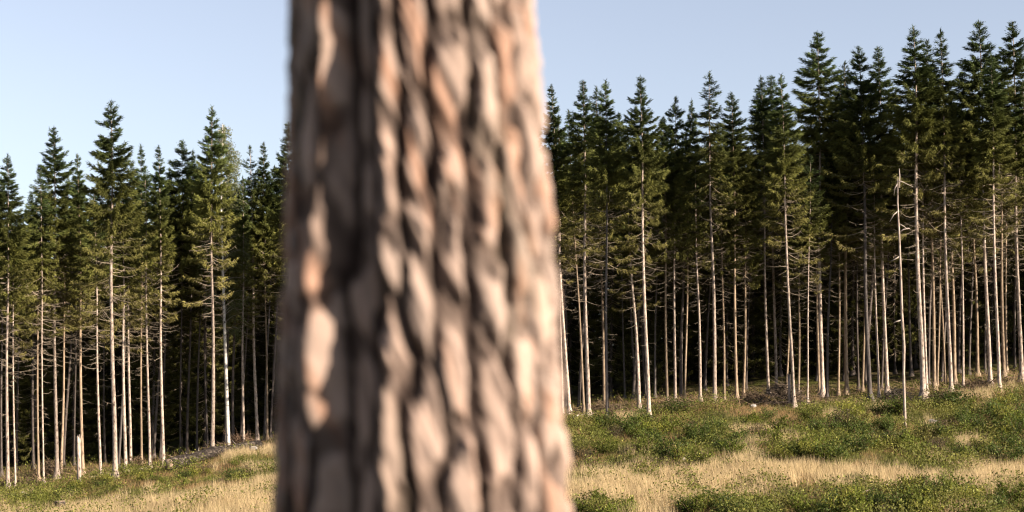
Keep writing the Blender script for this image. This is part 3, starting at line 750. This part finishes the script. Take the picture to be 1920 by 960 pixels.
def cut_stump():
    x, y = at(112, 962, 48); zb = gz(x, y); y2 = y
    root = link('tree_stump', None, loc=(x, y2, zb - 0.1))
    tag(root, 'sawn tree stump with pale flat top in the straw-coloured grass', 'stump')
    P = np.array([[0, 0, 0], [0, 0, 0.15], [0.01, 0, 0.45], [0.0, 0, 0.64]])
    link('bark', round_prism(P, [0.40, 0.30, 0.25, 0.25], M_log, 'stump_bark', 16, 0, 4), root)
    link('cut_face', round_prism(np.array([[0, 0, 0.643], [0, 0, 0.66]]), [0.235, 0.23], M_cut, 'stump_cut', 16, 0, 4), root)
def logs():
    for i, (a, b_, r0, r1, lab) in enumerate([
        ((316, 886), (484, 845), 0.33, 0.27, 'long grey fallen log lying along the forest edge below the birch'),
        ((168, 899), (283, 879), 0.07, 0.05, 'thin pale fallen pole lying across the needle litter between edge spruces'),
        ((1075, 786), (1140, 770), 0.06, 0.04, 'thin bare fallen branch lying beside the foreground pine in the litter'),
        ((1590, 935), (1690, 905), 0.035, 0.02, 'thin dry branch lying slanted across the straw grass'),
        ((1095, 912), (1150, 925), 0.05, 0.035, 'dark rotten branch lying in the straw grass')]):
        x0, y0 = at(*a); x1, y1 = at(*b_)
        n = 14; t = np.linspace(0, 1, n); X = x0 + (x1 - x0) * t; Y = y0 + (y1 - y0) * t
        Z0, Z1 = gz(x0, y0), gz(x1, y1)
        R = np.linspace(r0, r1, n) * (1 + 0.08 * np.sin(t * 17))
        Z = np.maximum(ground(X, Y), Z0 + (Z1 - Z0) * t) + R * 0.8 + (0.18 if i == 0 else 0.05)
        c = np.array([X[0], Y[0], Z0]); P = np.stack([X, Y, Z], 1) - c
        o = link('fallen_log' if r0 > 0.1 else 'fallen_branch', None, loc=c)
        tag(o, lab, 'log' if r0 > 0.1 else 'branch', None)
        link('trunk', round_prism(P, R, M_log if i in (0, 4) else M_wood, 'log', 12, 0.2 if r0 > .1 else 0.05, i), o)
        if i == 0:
            e = P[0]; d = unit(P[0] - P[1])
            link('cut_face', round_prism(np.array([e + d * 0.005, e + d * 0.03]), [r0 * 0.93, r0 * 0.9], M_cut, 'cut', 12, 0, 4), o)
            bb = Bag(); rs = np.random.RandomState(4)
            for k in range(12):
                j = rs.randint(1, n - 1); a_ = rs.uniform(-1, 1); L = rs.uniform(0.3, 0.8)
                bb.tube(np.array([P[j], P[j] + L * np.array([rs.uniform(-.5, .5), a_ * .6, rs.uniform(0.5, 1)])]), [0.03, 0.008], (0.3, 0.26, 0.23), 4)
                link('branch', bb.mesh('log_branch', M_twig), o); bb = Bag()
snag_broken(); snag_thin(); stump_tall(); cut_stump(); logs()

def brush(px, py, wid, hgt, n, col, lab, seed, depth=1.2):
    rs = np.random.RandomState(seed); x, y = at(px, py); zb = gz(x, y); b = Bag()
    for k in range(n):
        u = rs.normal(0, 0.42); v = rs.normal(0, 0.4); hh = hgt * max(0.05, 1 - (u * u + v * v) * 0.8) * rs.uniform(0, 1)
        p = np.array([u * wid, v * depth, 0]); p[2] = gz(x + p[0], y + p[1]) - zb + hh
        a = rs.uniform(0, 3.14); L = rs.uniform(0.4, 1.5); d = np.array([math.cos(a), math.sin(a) * 0.5, rs.normal(0.12, 0.35)]) * L
        k_ = rs.normal(0, 0.1, 3)
        b.tube(np.array([p - d / 2, p + k_, p + d / 2]), [0.026, 0.018, 0.006], np.array(col) * rs.uniform(0.3, 0.95), 3, False)
        m = rs.randint(2, 9); q = rs.uniform(-0.4, 0.5, m)[:, None]
        b.tris(p + d * q, unit(d + rs.normal(0, L * 0.6, (m, 3))), rs.uniform(0.15, 0.45, m), np.full(m, 0.02), unit(rs.normal(0, 1, (m, 3))), np.tile(np.array(col) * rs.uniform(0.35, 0.9), (m, 1)))
    o = link('brushwood_pile', b.mesh('brushwood', M_twig), loc=(x, y, zb)); tag(o, lab, 'brushwood', 'heaps of dead brushwood at the forest edge')
br = (0.20, 0.14, 0.09)
brush(1465, 760, 1.7, 1.5, 230, (0.16, 0.12, 0.09), 'tall dark heap of brushwood around the broken stump', 1)
brush(1410, 757, 1.3, 0.7, 120, br, 'low brown brushwood heap left of the broken stump', 2)
brush(1130, 776, 2.2, 0.7, 170, (0.3, 0.22, 0.14), 'pale brown brushwood spread at the edge near the foreground pine', 3)
brush(92, 893, 1.2, 0.9, 130, br, 'brown brushwood heap between edge trunks left of the broken snag', 4)
brush(252, 885, 0.9, 0.9, 120, (0.34, 0.23, 0.14), 'reddish dry brushwood heap leaning behind the long grey log', 5)
brush(448, 843, 1.1, 1.0, 150, (0.26, 0.17, 0.11), 'brown twiggy brushwood heap right beside the birch foot', 6)
brush(410, 856, 1.0, 0.8, 90, br, 'small brushwood heap at the left foot of the birch', 7)
brush(1680, 757, 0.9, 0.9, 150, (0.12, 0.10, 0.08), 'dark round brushwood heap beside the thin dead snag', 8)
brush(1770, 752, 1.6, 0.6, 110, br, 'brown brushwood heap right of the thickest edge spruce', 9)
brush(1830, 730, 2.2, 0.5, 120, br, 'low brushwood spread under the rightmost edge spruces', 10)
brush(1265, 765, 1.2, 0.5, 80, (0.28, 0.2, 0.13), 'small brown brushwood heap on the rise behind green shrubs', 11)
brush(20, 915, 1.5, 0.5, 90, br, 'low brushwood around the leftmost edge spruce foot', 12)

M_stone, t_, p_ = new_mat('pale_stone'); p_.inputs['Base Color'].default_value = (0.5, 0.46, 0.42, 1); p_.inputs['Roughness'].default_value = 0.9
n_ = t_.nodes.new('ShaderNodeTexNoise'); n_.inputs['Scale'].default_value = 6; r_ = ramp(t_, [(0.35, (0.14, 0.125, 0.11)), (0.65, (0.34, 0.31, 0.28))]); t_.links.new(n_.outputs[0], r_.inputs[0]); t_.links.new(r_.outputs[0], p_.inputs['Base Color'])
def stone(px, py, r, lab, seed, rise=0.25):
    import bmesh
    rs = np.random.RandomState(seed); bm = bmesh.new(); bmesh.ops.create_icosphere(bm, subdivisions=3, radius=r)
    pl = [(unit(rs.normal(0, 1, 3)), rs.uniform(0.55, 0.9)) for _ in range(9)]
    for v in bm.verts:
        c = np.array(v.co) / r
        for nn, dd in pl:
            e = c @ nn
            if e > dd: c = c - nn * (e - dd)
        v.co = Vector(c * np.array([1.25, 0.9, 0.75]) * r)
    me = bpy.data.meshes.new('stone'); bm.to_mesh(me); bm.free(); me.materials.append(M_stone)
    x, y = at(px, py); o = link('stone', me, loc=(x, y, gz(x, y) + r * rise)); tag(o, lab, 'stone', 'pale stones in the clearing')
stone(1750, 803, 0.24, 'pale stone among shrubs right of the thin dead snag', 1, 1.4)
stone(1281, 868, 0.13, 'small whitish stone above the straw grass belt', 2, 1.3)
stone(1412, 768, 0.17, 'small pale stone below the brushwood heap', 3, 1.2)
stone(46, 934, 0.2, 'flat pale stone in the green growth left of the broken snag', 4, 1.1)
stone(476, 850, 0.22, 'pale stone at the upper end of the long grey log', 5, 1.2)
stone(1838, 722, 0.2, 'small grey stone under the rightmost edge spruces', 6, 0.8)

# ------------------------------------------------------------------ shrubs
def gen_shrub(seed, c, n=900, R=0.75, Hh=0.9, leaf=0.075, spiky=0.0):
    rs = np.random.RandomState(seed); st = Bag(); lv = Bag(); ns = 16
    for k in range(ns):
        a = rs.uniform(0, 6.28); rr_ = R * math.sqrt(rs.uniform(0, 1)); h = Hh * rs.uniform(0.55, 1.1) * (1 - 0.35 * (rr_ / R) ** 2)
        tip = np.array([math.cos(a) * rr_, math.sin(a) * rr_, h]); s = np.linspace(0, 1, 4)[:, None]
        P = s * tip * np.array([1, 1, 1]) + np.array([0, 0, 1]) * (s * (1 - s)) * 0.2 * h
        st.tube(P, np.linspace(0.014, 0.005, 4), (0.14, 0.09, 0.055), 3, False)
        m = n // ns; q = rs.uniform(0.25, 1.08, m); Q = np.stack([np.interp(q, s[:, 0], P[:, i]) for i in range(3)], 1) + rs.normal(0, 0.10 * R / 0.75, (m, 3)) * np.array([1, 1, 0.8])
        g = rs.uniform(0.75, 1.25)
        lv.diamonds(Q, unit(rs.normal(0, 1, (m, 3)) + np.array([0, 0, 0.5 + spiky])), leaf * rs.uniform(0.8, 1.6, m), leaf * rs.uniform(0.45, 0.8, m), unit(rs.normal(0, 1, (m, 3)) + np.array([0, -.5, .5])),
                    np.array(c) * g * rs.uniform(0.65, 1.2, (m, 1)) * np.where(rs.rand(m, 1) < 0.10, 1.5, 1.0))
    return st.mesh('shrub_stems', M_twig), lv.mesh('shrub_foliage', M_leaf)
G1 = (0.145, 0.17, 0.026); G2 = (0.23, 0.23, 0.040); G3 = (0.08, 0.11, 0.022); B1 = (0.13, 0.095, 0.055); Yl = (0.20, 0.19, 0.05)
SH = {'g': [gen_shrub(1, G1), gen_shrub(2, G1, 700, 0.6, 0.8), gen_shrub(3, G3, 1000, 0.8, 1.0)],
      'y': [gen_shrub(4, G2, 800, 0.65, 0.9), gen_shrub(5, Yl, 500, 0.5, 0.8)],
      'b': [gen_shrub(6, B1, 600, 0.7, 0.7, 0.06), gen_shrub(7, (0.10, 0.085, 0.045), 700, 0.7, 0.8, 0.06)],
      'd': [gen_shrub(8, G3, 1100, 0.75, 1.1, 0.08)]}
def shrub(px, py, kind, sc, lab, group, rs):
    x, y = at(px, py); st, lv = SH[kind][rs.randint(len(SH[kind]))]
    root = link('shrub', None, loc=(x, y, gz(x, y) - 0.05)); tag(root, lab, 'shrub', group)
    root.rotation_euler.z = rs.uniform(0, 6.28); root.scale = (sc, sc, sc * rs.uniform(0.8, 1.15))
    link('stems', st, root); link('foliage', lv, root)
rs = np.random.RandomState(12)
used_shrub = set()
def belt(n, x0, x1, ytop, ybot, kinds, s0, s1, lab, group):
    for _ in range(n):
        kk = kinds[rs.randint(len(kinds))]
        px = rs.uniform(x0, x1); yt = np.interp(px, [a for a, b in ytop], [b for a, b in ytop]); yb = np.interp(px, [a for a, b in ybot], [b for a, b in ybot])
        py = rs.uniform(yt, yb); f = (py - yt) / (yb - yt)
        adj = {'g': 'green', 'y': 'light green', 'd': 'dark green', 'b': 'brownish'}[kk]
        nb = min(xev, key=lambda q: abs(q - px))
        where = place_name(nb, xev).replace(' the ', ' ').replace('foreground pine', 'big pine') if nb != 1489 else 'leaning spruce'
        sc = rs.uniform(s0, s1); lb = '%s shrub %s %s, below %s' % (adj, 'high' if f < 0.34 else ('midway' if f < 0.67 else 'low'), lab, where)
        if lb in used_shrub and len(lb.split()) < 16: lb = ('small ' if sc < (s0 + s1) / 2 else 'large ') + lb
        used_shrub.add(lb)
        shrub(px, py, kk, sc, lb, group, rs)
belt(58, 1078, 1500, [(1078, 808), (1250, 796), (1500, 782)], [(1078, 885), (1500, 868)], 'gggydb', 0.75, 1.25, 'in the belt', 'shrubs in the belt between foreground pine and leaning spruce')
belt(80, 1500, 1925, [(1500, 785), (1700, 772), (1920, 745)], [(1500, 872), (1920, 875)], 'ggyydb', 0.75, 1.3, 'in the belt', 'shrubs in the belt right of the leaning spruce')
belt(42, 1290, 1925, [(1290, 952), (1500, 938), (1700, 925), (1920, 925)], [(1290, 985), (1920, 985)], 'gygyd', 0.8, 1.2, 'before the straw grass', 'nearest shrubs below the straw grass')
belt(12, 1078, 1180, [(1078, 945), (1180, 960)], [(1078, 980), (1180, 985)], 'gy', 0.7, 1.05, 'before the straw grass', 'shrubs beside the foreground pine below the straw grass')
belt(26, 170, 505, [(170, 908), (350, 890), (505, 858)], [(170, 930), (505, 905)], 'ggyb', 0.5, 0.85, 'on the slope', 'low shrubs below the fallen log')
belt(14, 0, 150, [(0, 928), (150, 920)], [(0, 962), (80, 955), (150, 935)], 'ggy', 0.6, 0.95, 'in the corner', 'shrubs in the lower left corner')
for px, py, k, s, lab in [(1272, 778, 'g', 1.25, 'bright green shrub on the rise just below the third edge trunk gap'), (1440, 905, 'y', 0.6, 'small light green shrub alone in the straw grass'),
                          (1590, 790, 'y', 1.3, 'tall light green shrub below the mossy litter patch'), (1792, 770, 'd', 1.5, 'large dark shrub below the thickest edge spruces'),
                          (1824, 786, 'y', 1.2, 'shrub with yellow autumn leaves among the dark ones'), (1610, 905, 'd', 0.6, 'small dark shrub at the slanted dry branch'),
                          (1770, 910, 'g', 0.8, 'green shrub splitting the straw grass belt'), (1740, 935, 'd', 0.9, 'dark drooping shrub low in the straw grass')]:
    shrub(px, py, k, s, lab, None, rs)

# ------------------------------------------------------------------ uncounted ground growth
def growth():
    rs = np.random.RandomState(31)
    lx0, ly0 = at(312, 886); lx1, ly1 = at(486, 844)
    # straw grass
    def scatter(n, x0=-42, x1=42, y0=50, y1=108):
        X = rs.uniform(x0, x1, n); Y = rs.uniform(y0, y1, n); f = (X - lx0) / (lx1 - lx0); ly = ly0 + (ly1 - ly0) * f            # nothing grows through the fallen log
        k = (np.abs(X) < Y * 0.36 + 1.5) & ~((f > 0) & (f < 1) & (Y > ly - 3.2) & (Y < ly + 0.5) & (rs.rand(len(X)) < 0.85))
        return X[k], Y[k]
    X, Y = scatter(2000000); tan, lit = zones(X, Y)
    clump = fbm(X * 1.5, Y * 1.1, 3)
    keep = rs.rand(len(X)) < tan * np.clip(clump * 2.2 - 0.35, 0.1, 1); X, Y, tan, clump = X[keep], Y[keep], tan[keep], clump[keep]; n = len(X)
    P = np.stack([X, Y, ground(X, Y) - 0.03], 1); lean = 0.35
    D = unit(np.stack([rs.normal(-0.18, 0.24, n), rs.normal(0, 0.24, n), np.ones(n)], 1))
    c = np.array([0.62, 0.475, 0.27]) * rs.uniform(0.82, 1.18, (n, 1)) * (0.75 + 0.5 * clump[:, None]); gg = rs.rand(n) < 0.05; c[gg] = np.array([0.26, 0.25, 0.08])
    b = Bag(); b.tris(P, D, rs.uniform(0.35, 0.75, n) * (0.5 + 0.8 * clump), rs.uniform(0.010, 0.019, n), unit(np.stack([rs.normal(0, .5, n), -np.ones(n), rs.normal(0, .3, n)], 1)), c)
    o = link('dry_grass', b.mesh('dry_grass', M_grass)); tag(o, 'straw-coloured dry grass in a belt across the clearing', kind='stuff')
    print('straw', n)
    # rusty and olive grass among the shrubs
    X, Y = scatter(800000); tan, lit = zones(X, Y); q = fbm(X * 0.6 + 3, Y * 0.4 + 8, 3)
    keep = rs.rand(len(X)) < (1 - tan * 0.85) * (1 - lit * 0.75) * 0.55; X, Y, q, lit = X[keep], Y[keep], q[keep], lit[keep]; n = len(X)
    P = np.stack([X, Y, ground(X, Y) - 0.03], 1)
    D = unit(np.stack([rs.normal(-0.1, 0.45, n), rs.normal(0, 0.45, n), np.ones(n)], 1))
    w = np.clip((q - 0.44) * 7, 0, 1)[:, None]
    c = (np.array([0.17, 0.17, 0.045]) * (1 - w) + np.array([0.36, 0.235, 0.11]) * w) * rs.uniform(0.6, 1.4, (n, 1))
    b = Bag(); b.tris(P, D, rs.uniform(0.15, 0.42, n), rs.uniform(0.014, 0.028, n), unit(np.stack([rs.normal(0, .5, n), -np.ones(n), rs.normal(0, .3, n)], 1)), c)
    o = link('meadow_grass', b.mesh('meadow_grass', M_grass)); tag(o, 'mixed green and rusty grass between the shrubs of the clearing', kind='stuff')
    print('meadow', n)
    # leafy undergrowth (bilberry and saplings) in patches
    X, Y = scatter(1100000); tan, lit = zones(X, Y); q = fbm(X * 0.5 + 23, Y * 0.35 + 18, 4)
    keep = rs.rand(len(X)) < np.clip((q - 0.42) * 6, 0, 1) * (1 - tan * 0.97) * (1 - lit * 0.9) * 0.6; X, Y, q = X[keep], Y[keep], q[keep]; n = len(X)
    h = np.clip((q - 0.38) * 3.2, 0.05, 0.75)
    P = np.stack([X, Y, ground(X, Y) + rs.uniform(0.0, 1, n) * h], 1)
    w = fbm(X * 0.8 + 3, Y * 0.8, 2)[:, None]
    c = (np.array([0.11, 0.135, 0.026]) * (1 - w) + np.array([0.22, 0.205, 0.045]) * w) * rs.uniform(0.5, 1.15, (n, 1)) * np.where(rs.rand(n, 1) < 0.12, 1.8, 1.0)
    b = Bag(); b.diamonds(P, unit(rs.normal(0, 1, (n, 3)) + np.array([0, 0, .4])), rs.uniform(0.06, 0.14, n), rs.uniform(0.04, 0.08, n), unit(rs.normal(0, 1, (n, 3)) + np.array([0, -.5, .5])), c)
    o = link('undergrowth', b.mesh('undergrowth', M_leaf)); tag(o, 'low leafy green undergrowth in patches over the clearing', kind='stuff')
    print('under', n)
    # twigs and needle litter along the edge
    n = 9000; X = rs.uniform(-40, 42, n); Y = np.interp(X, _Xe, _Ye) + rs.normal(1.5, 3.2, n)
    P = np.stack([X, Y, ground(X, Y) + rs.uniform(0, 0.22, n) ** 1.2], 1)
    D = unit(np.stack([rs.normal(0, 1, n), rs.normal(0, 0.5, n), rs.normal(0.1, 0.35, n)], 1))
    b = Bag(); b.tris(P, D, rs.uniform(0.3, 1.2, n), rs.uniform(0.02, 0.045, n), np.tile([0., -.6, .8], (n, 1)), np.array([0.22, 0.15, 0.09]) * rs.uniform(0.3, 1.3, (n, 1)))
    o = link('twig_litter', b.mesh('twig_litter', M_twig)); tag(o, 'fallen twigs and branches littering the forest edge', kind='stuff')
growth()
